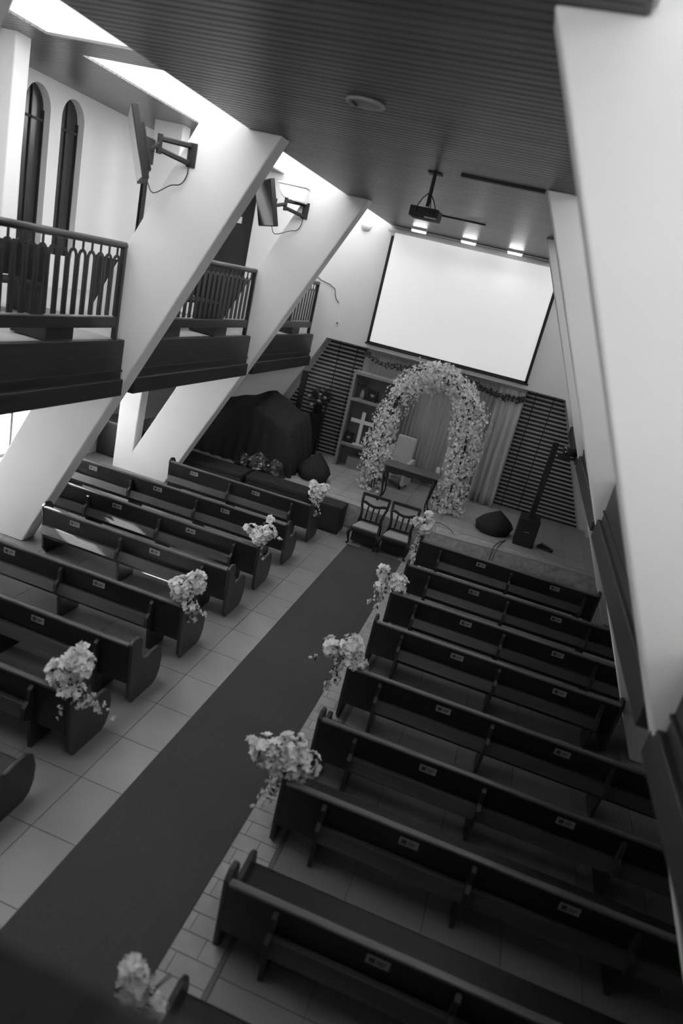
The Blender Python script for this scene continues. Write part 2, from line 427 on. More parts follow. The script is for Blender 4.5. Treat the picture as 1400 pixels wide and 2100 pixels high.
def railing(x, y0, y1, label):
    r = thing('gallery_railing', label, 'railing', (x, y0, 3.54), 0, 'gallery railings')
    L = y1 - y0
    part('handrail', MB().tube([(0, 0, 1.22), (0, L, 1.22)], 0.045, 12), 'rail', r, True)
    part('bottom_rail', MB().box(-0.05, 0.03, 0, L, 0.15, 0.29), 'rail', r, bev=0.008)
    for yy in (0.02, L - 0.02): part('post', MB().box(-0.035, 0.035, yy - 0.03, yy + 0.03, 0, 1.2), 'rail', r, bev=0.006)
    n = int((L - 0.16) / 0.177)
    for i in range(n): part('baluster', bal, None, r, loc=(0, L - 0.16 - i * 0.177, 0.31))
    for yy in (L * 0.28, L * 0.72): part('foot_block', MB().box(-0.5, 0.0, yy - 0.25, yy + 0.25, 0.0, 0.15), 'rail', r)
    return r
railing(-5.46, 4.30, 8.40, 'dark gallery railing with arched balusters, left gallery, nearest the camera')
railing(-5.46, 8.84, 12.78, 'dark gallery railing between the two white sloping ribs with televisions')
railing(-5.46, 13.22, 16.72, 'dark gallery railing at the far end, against the front wall')
# tiered steps and benches on the left gallery
for (y0, y1, t) in ((4.6, 8.0, 'nearest the camera'), (9.2, 12.4, 'between the two television ribs'), (13.4, 16.4, 'near the front wall')):
    struct('gallery_step', MB().box(-8.9, -6.3, y0 - 0.3, y1 + 0.3, 3.44, 3.62), 'gallery')
    b = thing('gallery_bench', 'dark wooden bench on the left gallery behind the railing, %s' % t, 'bench', (-6.3 if y0 > 9 else -6.75, y0, 3.62), 0, 'benches on the left gallery')
    L = y1 - y0
    part('seat', MB().box(-0.05, 0.40, 0, L, 0.40, 0.44), 'pew', b)
    part('backrest', MB().box(-0.10, -0.06, 0, L, 0.45, 0.88), 'pew', b)
    part('end_panel', MB().box(-0.12, 0.42, -0.04, 0, 0, 0.9), 'pew', b)
    part('end_panel', MB().box(-0.12, 0.42, L, L + 0.04, 0, 0.9), 'pew', b)

# ---------------------------------------------------------------- pews
def end_profile():
    return [(0.15, 0.0), (0.06, 0.10), (0.02, 0.45), (-0.02, 0.83), (0.05, 0.885), (0.15, 0.87), (0.21, 0.80), (0.23, 0.62),
            (0.27, 0.53), (0.34, 0.50), (0.47, 0.52), (0.60, 0.53), (0.69, 0.47), (0.735, 0.32), (0.73, 0.16), (0.68, 0.05), (0.60, 0.0)]
end_me = MB().prism(end_profile(), 0, -0.022, 0.022).mesh('end_panel', 'pew_end')
post_me = MB().prism([(0.03, 0.0), (-0.02, 0.36), (-0.12, 0.42), (-0.115, 0.55), (-0.06, 0.60), (-0.055, 0.73), (-0.005, 0.76), (0.05, 0.40), (0.11, 0.40), (0.48, 0.40), (0.42, 0.0)], 0, -0.02, 0.02).mesh('support_leg', 'pew_end')
def plaque_mesh():
    mb = MB().box(-0.085, 0.085, -0.004, 0, -0.038, 0.038, 0)
    mb.box(-0.065, -0.020, -0.0055, -0.004, -0.022, 0.022, 1)
    mb.box(-0.008, 0.062, -0.0055, -0.004, 0.004, 0.014, 1).box(-0.008, 0.05, -0.0055, -0.004, -0.016, -0.006, 1)
    return mb.mesh('plaque', ['plaque', 'plaque_ink'])
pl_me = plaque_mesh()
def make_pew(L, d):
    """d = +1 extends to +x, -1 to -x; origin at aisle end, back plane, floor"""
    r = thing('pew', '', 'pew', (0, 0, 0), 0, 'pews')
    def xb(mb, a, b, *k):
        p, q = sorted((a * d, b * d)); mb.box(p, q, *k); return mb
    part('end_panel', end_me, None, r, loc=(0.022 * d, 0, 0), bev=0.012)
    part('end_panel', end_me, None, r, loc=((L - 0.022) * d, 0, 0), bev=0.012)
    bk = MB(); a, b = sorted((0.044 * d, (L - 0.044) * d))
    bk.prism([(0.035, 0.31), (-0.012, 0.80), (0.015, 0.80), (0.065, 0.31)], 0, a, b)
    part('backrest', bk, 'pew', r)
    part('top_rail', xb(MB(), 0.044, L - 0.044, -0.028, 0.036, 0.80, 0.835), 'pew_top', r, bev=0.012)
    part('seat', MB().prism([(0.05, 0.40), (0.05, 0.43), (0.58, 0.45), (0.61, 0.43), (0.60, 0.41)], 0, a, b), 'pew', r)
    part('seat_apron', xb(MB(), 0.044, L - 0.044, 0.53, 0.55, 0.33, 0.41), 'pew', r)
    xs = [0.43 + 1.335 * i for i in range(int((L - 0.6) / 1.335) + 1)]
    for x in xs: part('support_leg', post_me, None, r, loc=(x * d, 0, 0))
    ed = xs + ([L - 0.044] if L - xs[-1] > 0.3 else [])
    for p, q in zip(ed[:-1], ed[1:]):
        u, v = sorted(((p + 0.02) * d, (q - 0.02) * d))
        part('book_rack', MB().prism([(0.0, 0.545), (-0.05, 0.545), (-0.105, 0.425), (-0.09, 0.415), (0.012, 0.415)], 0, u, v), 'pew_rack', r, bev=0.004)
    for i, x in enumerate([1.20 + 1.36 * i for i in range(3)]):
        if x < L - 0.4: part('plaque', pl_me, None, r, loc=(x * d, -0.011, 0.715))
    return r
ROWS = [2.46, 3.63, 4.79, 5.82, 6.95, 8.29, 9.38, 10.65, 12.04]
ORD = ['ninth row from the stage', 'eighth row from the stage', 'seventh row from the stage', 'sixth row from the stage',
       'fifth row from the stage', 'fourth row from the stage', 'third row from the stage', 'second row from the stage', 'front row by the stage']
SHORT = (3.63, 8.29, 12.04)
FLOW = (2.46, 4.79, 6.95, 9.38, 12.04)
protos = {}
for side, d, x0 in (('left', -1, -3.12), ('right', 1, -0.97)):
    for y, o in zip(ROWS, ORD):
        sh = y in SHORT
        L = (3.15 if sh else 4.75)
        if d > 0: L = 3.35 if sh else 4.9
        key = (d, sh)
        if key not in protos: p = protos[key] = make_pew(L, d)
        else: p = copy_tree(protos[key])
        p.location = (x0, y, 0)
        p['label'] = 'dark wooden pew %s of the aisle, %s%s' % (side, o, ', flowers on its end' if y in FLOW else '')
        p['group'] = 'pews'

# ---------------------------------------------------------------- flowers
def blossom(n, rr, cup, seed):
    rd = random.Random(seed); mb = MB()
    for ring in range(2):
        for k in range(n):
            a = 2 * PI * k / n + ring * PI / n + rd.uniform(-.15, .15); r = rr * (1 - 0.35 * ring) * rd.uniform(.85, 1.1); c = cup + 0.5 * ring
            u = Vector((math.cos(a), math.sin(a), 0)); v = Vector((-math.sin(a), math.cos(a), 0)); z = Vector((0, 0, 1))
            base = Vector((0, 0, 0)); mid = u * r * 0.6 + z * r * c * 0.5; tip = u * r + z * r * c * rd.uniform(.6, 1.1)
            wv = v * r * 0.42
            mb.poly([base, mid - wv + z * r * .12, tip, mid + wv + z * r * .12, mid - z * r * 0.03], [(0, 1, 4), (1, 2, 4), (4, 2, 3), (0, 4, 3)])
    return mb
bl_me = [blossom(5, 0.052, 0.35, 1).mesh('blossom', 'petal'), blossom(5, 0.058, 0.6, 2).mesh('blossom', 'petal'),
         blossom(4, 0.050, 0.9, 3).mesh('blossom', 'petal_b'), blossom(6, 0.055, 0.2, 4).mesh('blossom', 'petal')]
sm_me = [blossom(4, 0.030, 0.5, 5).mesh('blossom', 'petal'), blossom(5, 0.034, 0.8, 6).mesh('blossom', 'petal_b')]
def leaf_into(mb, p, d, s, rd):
    d = d.normalized(); w = d.cross(Vector((rd.uniform(-1, 1), rd.uniform(-1, 1), rd.uniform(-1, 1)))).normalized()
    nrm = d.cross(w)
    mb.poly([p, p + d * s * .5 + w * s * .28, p + d * s, p + d * s * .5 - w * s * .28, p + d * s * .5 - nrm * s * .08], [(0, 1, 4), (1, 2, 4), (2, 3, 4), (3, 0, 4)])
def bouquet(x, y, z, inward, label, seed, lobes, trail):
    rd = random.Random(seed)
    r = thing('flower_bouquet', label, 'flowers', (x, y, z), 0, 'white bouquets on the pew ends')
    st = MB(); lf = MB()
    for i in range(8):
        a = rd.uniform(0, 2 * PI); e = Vector((math.cos(a) * .14, math.sin(a) * .14, rd.uniform(-.05, .25)))
        st.tube([(0, 0, -0.12), tuple(e * .5), tuple(e)], 0.004, 4)
    pts = []
    for (cx, cy, cz, rx, ry, rz, cnt) in lobes:
        for i in range(int(cnt * 2.3)):
            v = Vector((rd.gauss(0, 1), rd.gauss(0, 1), rd.gauss(0, 1))).normalized(); q = rd.uniform(.55, 1.0)
            pts.append((Vector((cx + v.x * rx * q, cy + v.y * ry * q, cz + v.z * rz * q)), v, 0))
    for (tx, ty, tz, ln, cnt) in trail:
        path = []
        for i in range(cnt):
            t = (i + 0.5) / cnt; p = Vector((tx * (0.5 + t), ty * (0.5 + t), tz - ln * t)) + Vector((rd.uniform(-.04, .04), rd.uniform(-.04, .04), rd.uniform(-.03, .03)))
            path.append(p); pts.append((p, Vector((rd.uniform(-1, 1), rd.uniform(-1, 1), -.2)).normalized(), 1))
        st.tube([(0, 0, 0)] + [tuple(p) for p in path[::3]], 0.003, 4)
    for (p, v, small) in pts:
        me = rd.choice(sm_me if small else bl_me)
        o = bpy.data.objects.new('blossom', me); C.objects.link(o); o.parent = r; o.location = p
        v = (v + Vector((0, 0, .35))).normalized()
        o.rotation_euler = (v.to_track_quat('Z', 'Y') @ Matrix.Rotation(rd.uniform(0, 6.28), 4, 'Z').to_quaternion()).to_euler()
        s = rd.uniform(.72, 1.2); o.scale = (s, s, s)
        if rd.random() < .6: leaf_into(lf, p * .85, v + Vector((rd.uniform(-1, 1), rd.uniform(-1, 1), rd.uniform(-1, .5))), rd.uniform(.05, .08), rd)
    part('stems', st, 'leaf', r); part('leaves', lf, 'leaf', r, kind='stuff')
    return r
LB = [  # seed, lobes, trails per bouquet
    dict(lobes=[(0.02, 0, .22, .15, .13, .15, 34), (-.12, 0, .06, .14, .12, .13, 26), (-.02, 0, -.08, .12, .10, .10, 14), (-.24, 0, .08, .05, .05, .05, 4), (.06, 0, .42, .03, .03, .03, 2)],
         trail=[(.10, -.02, -.12, .10, 14), (.22, .02, -.10, .10, 12), (-.05, -.03, -.15, .25, 9), (.30, .05, -.10, .15, 6)]),
    dict(lobes=[(0.08, 0, .26, .11, .10, .14, 26), (-.08, 0, .10, .17, .13, .15, 40), (-.02, 0, -.08, .14, .12, .10, 14), (-.22, 0, .12, .04, .05, .08, 6)],
         trail=[(.10, 0, -.10, .20, 14), (-.14, 0, -.16, .15, 8), (.18, .02, -.08, .10, 9), (.0, .04, -.12, .28, 9)]),
    dict(lobes=[(-.02, 0, .05, .14, .12, .15, 40), (.12, 0, .18, .10, .10, .12, 16), (-.18, 0, .14, .10, .08, .05, 8), (.10, 0, .38, .05, .05, .05, 4)],
         trail=[(.06, 0, -.08, .22, 12), (.0, .0, -.1, .30, 8), (.22, 0, .15, .05, 6)]),
    dict(lobes=[(0.0, 0, .12, .17, .14, .17, 42), (.12, 0, .24, .11, .10, .10, 16), (-.10, 0, .26, .09, .09, .08, 8)],
         trail=[(.02, 0, -.05, .32, 18), (.08, .02, -.05, .28, 10)]),
]
bouquet(-3.16, 4.85, .90, -1, 'white bouquet on the nearest flowered pew end left of the aisle', 11, **LB[0])
bouquet(-3.14, 7.05, .90, -1, 'white bouquet on the second flowered pew end from the camera, left of the aisle', 12, **LB[1])
bouquet(-3.18, 9.45, .92, -1, 'white bouquet with a raised sprig on the third flowered pew end left of the aisle', 13, **LB[2])
bouquet(-3.14, 12.15, .95, -1, 'white bouquet on the front pew end left of the aisle', 14, **LB[3])
RBQ = dict(lobes=[(0.0, 0, .08, .22, .16, .17, 44), (-.18, 0, .05, .16, .12, .14, 16), (.20, 0, .12, .10, .10, .09, 8), (-.34, 0, .06, .06, .06, .05, 4), (.02, 0, .26, .14, .10, .05, 8)],
           trail=[(-.10, -.03, -.12, .38, 18), (.0, -.02, -.12, .30, 9), (.16, 0, -.05, .15, 8)])
RBP = dict(lobes=[(.05, 0, .12, .16, .13, .14, 36), (-.20, 0, .04, .09, .09, .13, 16), (.12, 0, -.02, .14, .1, .1, 14)],
           trail=[(-.10, -.02, -.05, .50, 22), (-.02, -.02, -.05, .40, 14), (-.3, 0, 0, .2, 5)])
RBR = dict(lobes=[(.08, 0, .05, .14, .12, .16, 36), (-.16, 0, .14, .08, .08, .12, 14), (-.10, 0, -.08, .14, .1, .08, 16)],
           trail=[(-.10, -.02, -.05, .45, 18), (-.2, 0, -.1, .4, 8)])
RBS = dict(lobes=[(.05, 0, .15, .15, .12, .17, 38), (-.12, 0, .18, .08, .08, .08, 10), (.04, 0, .40, .07, .06, .05, 6)],
           trail=[(-.06, -.02, -.05, .50, 26), (-.02, -.04, -.1, .6, 22), (.05, 0, -.1, .3, 8)])
RBT = dict(lobes=[(-.06, 0, .06, .07, .07, .12, 18), (.04, 0, -.04, .10, .08, .09, 16), (-.10, 0, .20, .04, .05, .06, 7)], trail=[(.05, 0, -.1, .3, 10)])
bouquet(-1.02, 2.62, .88, 1, 'white bouquet at the bottom edge of the photo, beside the dark rear parapet', 25, **RBT)
bouquet(-1.00, 4.90, .90, 1, 'loose spiky white bouquet on the nearest fully visible pew end right of the aisle', 24, **RBQ)
bouquet(-1.02, 7.02, .92, 1, 'white bouquet with a lobe over the carpet, middle pew end right of the aisle', 23, **RBP)
bouquet(-1.00, 9.42, .92, 1, 'white bouquet with trailing sprays on the third row pew end right of the aisle', 22, **RBR)
bouquet(-0.98, 12.1, .95, 1, 'white bouquet on the front pew end right of the aisle, beside the chairs', 21, **RBS)

# ---------------------------------------------------------------- stage
SZ = 0.52
stg = sgroup('stage')
edge = [(-8.9, 14.0), (-5, 14.0), (-2.88, 13.86), (-1.9, 13.72), (-0.96, 13.66), (-0.24, 13.70), (0.6, 13.82), (1.31, 13.92), (2.42, 13.98), (4.9, 14.0)]
sb = MB().prism(edge + [(4.9, 17.4), (-8.9, 17.4)], 2, 0.0, SZ - 0.012)
part('platform', sb, 'stone', stg)
part('nosing', MB().prism([(x, y - 0.02) for x, y in edge] + [(x, y + 0.16) for x, y in edge[::-1]], 2, SZ - 0.03, SZ), 'stage_tile', stg)
TS = 0.46
tme = MB().box(0.004, TS - 0.004, 0.004, TS - 0.004, SZ - 0.012, SZ).mesh('stage_tile', 'stage_tile')
for i in range(22):
    for j in range(7):
        x, y = -7.3 + i * TS, 14.16 + j * TS
        part('stage_tile', tme, None, stg, loc=(x, y, 0))
# stone panels of the stage front
import itertools
def lerp_edge(x):
    for (a, b) in zip(edge[:-1], edge[1:]):
        if a[0] <= x <= b[0]: return a[1] + (b[1] - a[1]) * (x - a[0]) / (b[0] - a[0])
xs = [-3.4 + 0.62 * i for i in range(11)]
for a, b in zip(xs[:-1], xs[1:]):
    ya, yb = lerp_edge(a), lerp_edge(b)
    part('stone_panel', MB().prism([(a + .004, ya - .014), (b - .004, yb - .014), (b - .004, yb + .01), (a + .004, ya + .01)], 2, 0.002, SZ - 0.035), 'stone', stg)

# slatted wall panels
def slats(m, label, x_in):
    r = thing('slatted_panel', label, 'wall panel', (0, 0, 0), 0, 'slatted wall panels')
    P = [(x_in, SZ), (m(-6.32), SZ), (m(-5.03), 3.50), (x_in, 3.50)]
    part('backing', MB().prism(P, 1, 17.34, 17.37), 'slat_back', r)
    n = 29; pit = (3.50 - SZ) / n
    for i in range(n):
        z = SZ + i * pit; zc = z + pit * .5
        xo = -5.03 - (3.50 - zc) * (6.32 - 5.03) / (3.50 - SZ) + 0.03
        a, b = sorted((x_in, m(xo)))
        part('slat', MB().box(a, b, 17.315, 17.335, z + pit * .25, z + pit * .74), 'slat', r)
    for f in (0.25, 0.72):
        x = x_in + (m(-5.03) - x_in) * f
        part('batten', MB().box(x - .01, x + .01, 17.335, 17.345, SZ, 3.5), 'slat', r)
    return r
slats(lambda x: x, 'wall panel of dark horizontal slats left of the shelves', -4.02)
slats(MX, 'wall panel of dark horizontal slats right of the curtain, behind the tall speaker', 0.12)

# curtains
def curtain(x0, x1, amp, per, m_, label, jit=0.0, y0=17.15):
    rd = random.Random(int(x0 * 100)); n = int((x1 - x0) / (per / 8)); pts = []; rows = 10
    ph = [rd.uniform(0.7, 1.3) for _ in range(n + 1)]
    for j in range(rows + 1):
        t = j / rows; z = 3.46 - t * (3.46 - SZ - 0.01)
        for i in range(n + 1):
            x = x0 + (x1 - x0) * i / n
            a = amp * (0.6 + 0.8 * t) * ph[(i // 8) % (n + 1)]
            pts.append((x + jit * math.sin(i * .37) * t * .05, y0 - a * (0.5 + 0.5 * math.sin(2 * PI * (x / per) + 0.6 * math.sin(x * 5) + t * 0.5 * math.sin(x * 3))), z))
    W_ = n + 1
    F = [(j * W_ + i, j * W_ + i + 1, (j + 1) * W_ + i + 1, (j + 1) * W_ + i) for j in range(rows) for i in range(n)]
    o = part('curtain', MB().poly(pts, F), m_, smooth=True)
    so = o.modifiers.new('thick', 'SOLIDIFY'); so.thickness = 0.012
    return tag(o, label, 'curtain', 'curtains behind the flower arch')
curtain(-4.0, -0.50, 0.035, 0.11, 'curtain', 'grey pleated curtain behind the flower arch and armchairs')
curtain(-0.52, 0.10, 0.12, 0.20, 'sheer', 'paler deep-folded curtain at the right of the arch, beside the slats', 1.0, 17.05)
# leafy garland under the screen
gm = MB(); rd = random.Random(5)
gp = []
for i in range(420):
    t = i / 419; x = -3.98 + t * 4.1
    sag = 0.14 * abs(math.sin((x + 3.98) * 2.2)); z = 3.44 - sag - (0.02 if x < -2.6 else 0.05)
    dens = 1 if x < -2.5 else 2
    for _ in range(dens):
        leaf_into(gm, Vector((x + rd.uniform(-.03, .03), 16.90 + rd.uniform(-.03, .03), z + rd.uniform(-.06, .05))), Vector((rd.uniform(-1, 1), rd.uniform(-.5, .2), rd.uniform(-1, .5))), rd.uniform(.05, .10), rd)
ga = thing('leaf_garland', 'thin dark leafy garland hanging along the wall edge under the screen', 'garland')
part('leaves', gm, 'leaf', ga, kind='stuff')
part('vine', MB().tube([(-3.98 + i * .1, 16.90, 3.44 - 0.14 * abs(math.sin(i * .22)) - .02) for i in range(42)], 0.008, 5), 'leaf', ga)

# projection screen
sc = thing('projection_screen', 'large white projection screen with black border on the front wall', 'screen', (0, 0, 0))
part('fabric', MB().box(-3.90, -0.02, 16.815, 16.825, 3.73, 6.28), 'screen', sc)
part('border', MB().box(-3.97, -3.90, 16.81, 16.83, 3.68, 6.20).box(-0.02, 0.05, 16.81, 16.83, 3.68, 6.20).box(-3.97, 0.05, 16.81, 16.83, 3.68, 3.73), 'dark', sc)
part('bottom_bar', MB().tube([(-4.0, 16.80, 3.67), (0.08, 16.80, 3.67)], 0.022, 8), 'dark', sc, True)
part('roller_case', MB().tube([(-4.05, 16.76, 6.33), (0.12, 16.76, 6.33)], 0.06, 14), 'white', sc, True)

# bookshelf and its contents
bs = thing('display_shelf', 'tall grey open display shelf left of the arch', 'shelf', (0, 0, 0))
for x in (-4.00, -2.72): part('side_panel', MB().box(x - .035, x + .035, 16.55, 16.95, SZ, 2.98), 'shelf', bs, bev=.004)
for z in (2.93, 2.28, 1.12): part('shelf_board', MB().box(-3.965, -2.755, 16.55, 16.95, z - .035, z + .035), 'shelf', bs, bev=.004)
part('back_panel', MB().box(-3.965, -2.755, 16.93, 16.95, SZ, 2.9), 'shelf_in', bs)
cr = part('cross', MB().prism([(-.045, 0.03), (.045, 0.03), (.045, .56), (.30, .56), (.30, .65), (.045, .65), (.045, .86), (-.045, .86), (-.045, .65), (-.30, .65), (-.30, .56), (-.045, .56)], 1, -.03, .03).box(-.13, .13, -.06, .06, 0, .03), 'white', bev=.004, loc=(-3.56, 16.66, 1.155))
tag(cr, 'white standing cross on the middle shelf', 'cross')
def frame_box(x, z, label, s=1):
    r = thing('picture_box', label, 'ornament', (x, 16.68, z))
    part('box', MB().box(-.11 * s, .11 * s, -.03, .05, 0, .26 * s), 'dark', r, bev=.006)
    hp = [(0.05 * s * math.sin(t) ** 3 * 1.0, (.14 + .012 * (13 * math.cos(t) - 5 * math.cos(2 * t) - 2 * math.cos(3 * t) - math.cos(4 * t)) / 4) * s) for t in [k * 2 * PI / 20 for k in range(20)]]
    part('heart_emblem', MB().prism(hp, 1, -.036, -.03), 'plaque', r)
frame_box(-3.47, 2.315, 'dark box with a pale heart on the top compartment of the shelf', 1.1)
frame_box(-3.82, 1.155, 'dark box with a pale heart left of the white cross', 1.0)
vz = thing('vase', 'small glass vase with dark branches in the top compartment of the shelf', 'vase', (-3.74, 16.72, 2.315))
part('body', MB().lathe([(.05, 0), (.065, .08), (.05, .16), (.03, .2), (.04, .22)], n=16), 'metal', vz, True)
vb = MB(); rd = random.Random(3)
for i in range(60):
    p = Vector((rd.gauss(0, .07), rd.gauss(0, .04), .26 + abs(rd.gauss(0, .1)))); leaf_into(vb, p, Vector((rd.gauss(0, 1), rd.gauss(0, 1), 1)), .06, rd)
part('branches', vb, 'leaf', vz, kind='stuff')
tag(part('storage_box', MB().box(-3.72, -3.1, 16.6, 16.9, SZ, SZ + .30), 'shelf', bev=.01), 'pale low box under the lowest shelf', 'box')

# flower arch
ar = thing('flower_arch', 'large arch covered in white blossoms standing on the stage', 'flower arch', (0, 15.4, SZ))
cl = [(-2.68, 0.02), (-2.72, .5), (-2.74, 1.1), (-2.72, 1.7), (-2.62, 2.2), (-2.42, 2.6), (-2.12, 2.88), (-1.75, 2.98), (-1.38, 2.86), (-1.08, 2.55), (-.90, 2.15), (-.84, 1.6), (-.84, 1.0), (-.88, .5), (-.92, .02)]
for dy in (-.14, .14): part('frame_tube', MB().tube([(x, dy, z) for x, z in cl], .014, 6), 'dark', ar, True)
fm = MB(); lm = MB(); rd = random.Random(9)
seg = [0]
for a, b in zip(cl[:-1], cl[1:]): seg.append(seg[-1] + math.dist(a, b))
def on_cl(s):
    for i in range(len(cl) - 1):
        if s <= seg[i + 1]:
            t = (s - seg[i]) / (seg[i + 1] - seg[i]); return cl[i][0] + (cl[i + 1][0] - cl[i][0]) * t, cl[i][1] + (cl[i + 1][1] - cl[i][1]) * t
    return cl[-1]
protos_b = [blossom(5, .034, .5, 31), blossom(4, .030, .8, 32), blossom(5, .037, .3, 33)]
def stamp(dst, src, p, v, s, mi):
    q = (v.to_track_quat('Z', 'Y') @ Matrix.Rotation(rd.uniform(0, 6.28), 4, 'Z').to_quaternion())
    dst.poly([p + q @ (Vector(a) * s) for a in src.v], src.f, mi)
clumps = [(rd.uniform(0, seg[-1]), rd.uniform(0, 6.28), rd.uniform(.7, 1.25)) for _ in range(95)]
for i in range(6500):
    s0, a0, k0 = rd.choice(clumps); s = min(max(s0 + rd.gauss(0, .16), 0), seg[-1]); x, z = on_cl(s)
    a = a0 + rd.gauss(0, .9); rr = .36 * k0 * (1 + .15 * math.sin(s * 3)) * rd.uniform(.25, 1.0) ** .8
    x2, z2 = on_cl(min(s + .05, seg[-1])); x1, z1 = on_cl(max(s - .05, 0)); tx, tz = x2 - x1, z2 - z1; L = math.hypot(tx, tz) or 1
    nv = Vector((-tz / L, 0, tx / L)) * math.cos(a) + Vector((0, 1, 0)) * math.sin(a)
    p = Vector((x, 0, z)) + nv * rr
    if p.z < .03: p.z = rd.uniform(.03, .08)
    v = (nv + Vector((rd.gauss(0, .4), rd.gauss(0, .4) - .2, rd.gauss(0, .4) + .2))).normalized()
    stamp(fm, rd.choice(protos_b), p, v, rd.uniform(.85, 1.35), 0 if rd.random() < .6 else 1)
    if i % 5 == 0: leaf_into(lm, Vector((x, 0, z)) + nv * rr * .7, v, rd.uniform(.05, .09), rd)
part('blossoms', fm, ['petal', 'petal_b'], ar, kind='stuff')
part('leaves', lm, 'leaf', ar, kind='stuff')

# armchairs behind the table
def armchair(x, y, rz, label):
    r = thing('armchair', label, 'armchair', (x, y, SZ), rz, 'pale armchairs behind the table')
    part('seat', MB().box(-.27, .27, -.28, .25, .28, .46), 'arm', r, bev=.05)
    part('backrest', MB().prism([(.20, .30), (.30, 1.22), (.38, 1.22), (.33, .30)], 0, -.25, .25), 'arm', r, bev=.03)
    for s in (-1, 1):
        a, b = sorted((s * .27, s * .37))
        part('armrest', MB().prism([(-.28, .10), (-.30, .56), (-.18, .66), (.20, .74), (.30, .60), (.30, .10)], 0, a, b), 'arm', r, bev=.025)
    for sx in (-.28, .28):
        for sy in (-.24, .24): part('leg', MB().box(sx - .02, sx + .02, sy - .02, sy + .02, 0, .29), 'dark', r)
armchair(-2.38, 16.3, -0.15, 'pale upholstered armchair behind the left end of the table')
armchair(-1.03, 16.3, 0.15, 'pale upholstered armchair half hidden by the right side of the flower arch')

# table
tb = thing('altar_table', 'dark wooden side table with curved legs on the stage', 'table', (-1.80, 14.83, SZ), 0)
part('tabletop', MB().box(-.64, .64, -.26, .26, .86, .90), 'pew_top', tb, bev=.012)
part('apron', MB().prism([(-.56, .86), (-.56, .74), (-.35, .70), (-.15, .74), (0, .72), (.15, .74), (.35, .70), (.56, .74), (.56, .86)], 1, -.22, -.19).prism([(-.56, .86), (-.56, .74), (.56, .74), (.56, .86)], 1, .19, .22).box(-.57, -.54, -.2, .2, .74, .86).box(.54, .57, -.2, .2, .74, .86), 'pew', tb)
for sx in (-1, 1):
    for sy in (-1, 1):
        px, py = sx * .54, sy * .19
        part('leg', MB().tube([(px, py, .86), (px + sx * .03, py + sy * .02, .70), (px + sx * .0, py, .45), (px - sx * .03, py - sy * .01, .2), (px - sx * .0, py, .06), (px + sx * .04, py + sy * .02, 0.01)], [.035, .04, .026, .018, .018, .024], 8), 'pew', tb, True)

# two dining chairs before the stage
def chair(x, y, label):
    r = thing('side_chair', label, 'chair', (x, y, 0), 0, 'pair of chairs facing the aisle')
    W2 = .28
    part('seat_frame', MB().prism([(-W2 - .03, -.25), (W2 + .03, -.25), (W2 - .02, .22), (-W2 + .02, .22)], 2, .29, .37), 'dark', r, bev=.015)
    part('under_seat_shade', MB().box(-.25, .25, -.16, .19, .06, .30), 'dark', r)  # solid dark block added in place of the shade beneath the seat
    part('seat_pad', MB().prism([(-W2 + .01, -.21), (W2 - .01, -.21), (W2 - .06, .17), (-W2 + .06, .17)], 2, .36, .405), 'pad', r, bev=.02)
    for s in (-1, 1):
        part('front_leg', MB().tube([(s * .28, -.23, .34), (s * .31, -.26, .24), (s * .29, -.24, .12), (s * .27, -.22, .05), (s * .30, -.26, .012)], [.042, .038, .026, .022, .03], 8), 'dark', r, True)
        part('back_stile', MB().tube([(s * .25, .34, .01), (s * .245, .26, .2), (s * .24, .22, .37), (s * .22, .22, .50), (s * .235, .26, .62), (s * .275, .30, .76), (s * .285, .34, .96)], [.026, .03, .032, .03, .028, .028, .03], 8), 'dark', r, True)
        part('arm_scroll', MB().tube([(s * .285, .335, .955), (s * .305, .345, .97)], .02, 8), 'dark', r, True)
    part('top_rail', MB().box(-.295, .295, .32, .365, .925, .99), 'dark', r, bev=.01)
    part('middle_rail', MB().tube([(-.27, .30, .80), (-.20, .30, .795), (-.10, .30, .755), (0, .30, .74), (.10, .30, .755), (.20, .30, .795), (.27, .30, .80)], .032, 8), 'dark', r, True)
    part('lower_rail', MB().box(-.24, .24, .21, .24, .41, .45), 'dark', r)
    for sx in (-.12, 0, .12):
        part('spindle', MB().tube([(sx, .225, .44), (sx, .24, .52), (sx, .26, .6), (sx, .28, .68), (sx, .30, .75)], [.013, .021, .015, .020, .012], 6), 'dark', r, True)
chair(-2.18, 13.08, 'left dark chair with pale seat pad in front of the stage')
chair(-1.53, 13.08, 'right dark chair with pale seat pad, beside the bouquet')

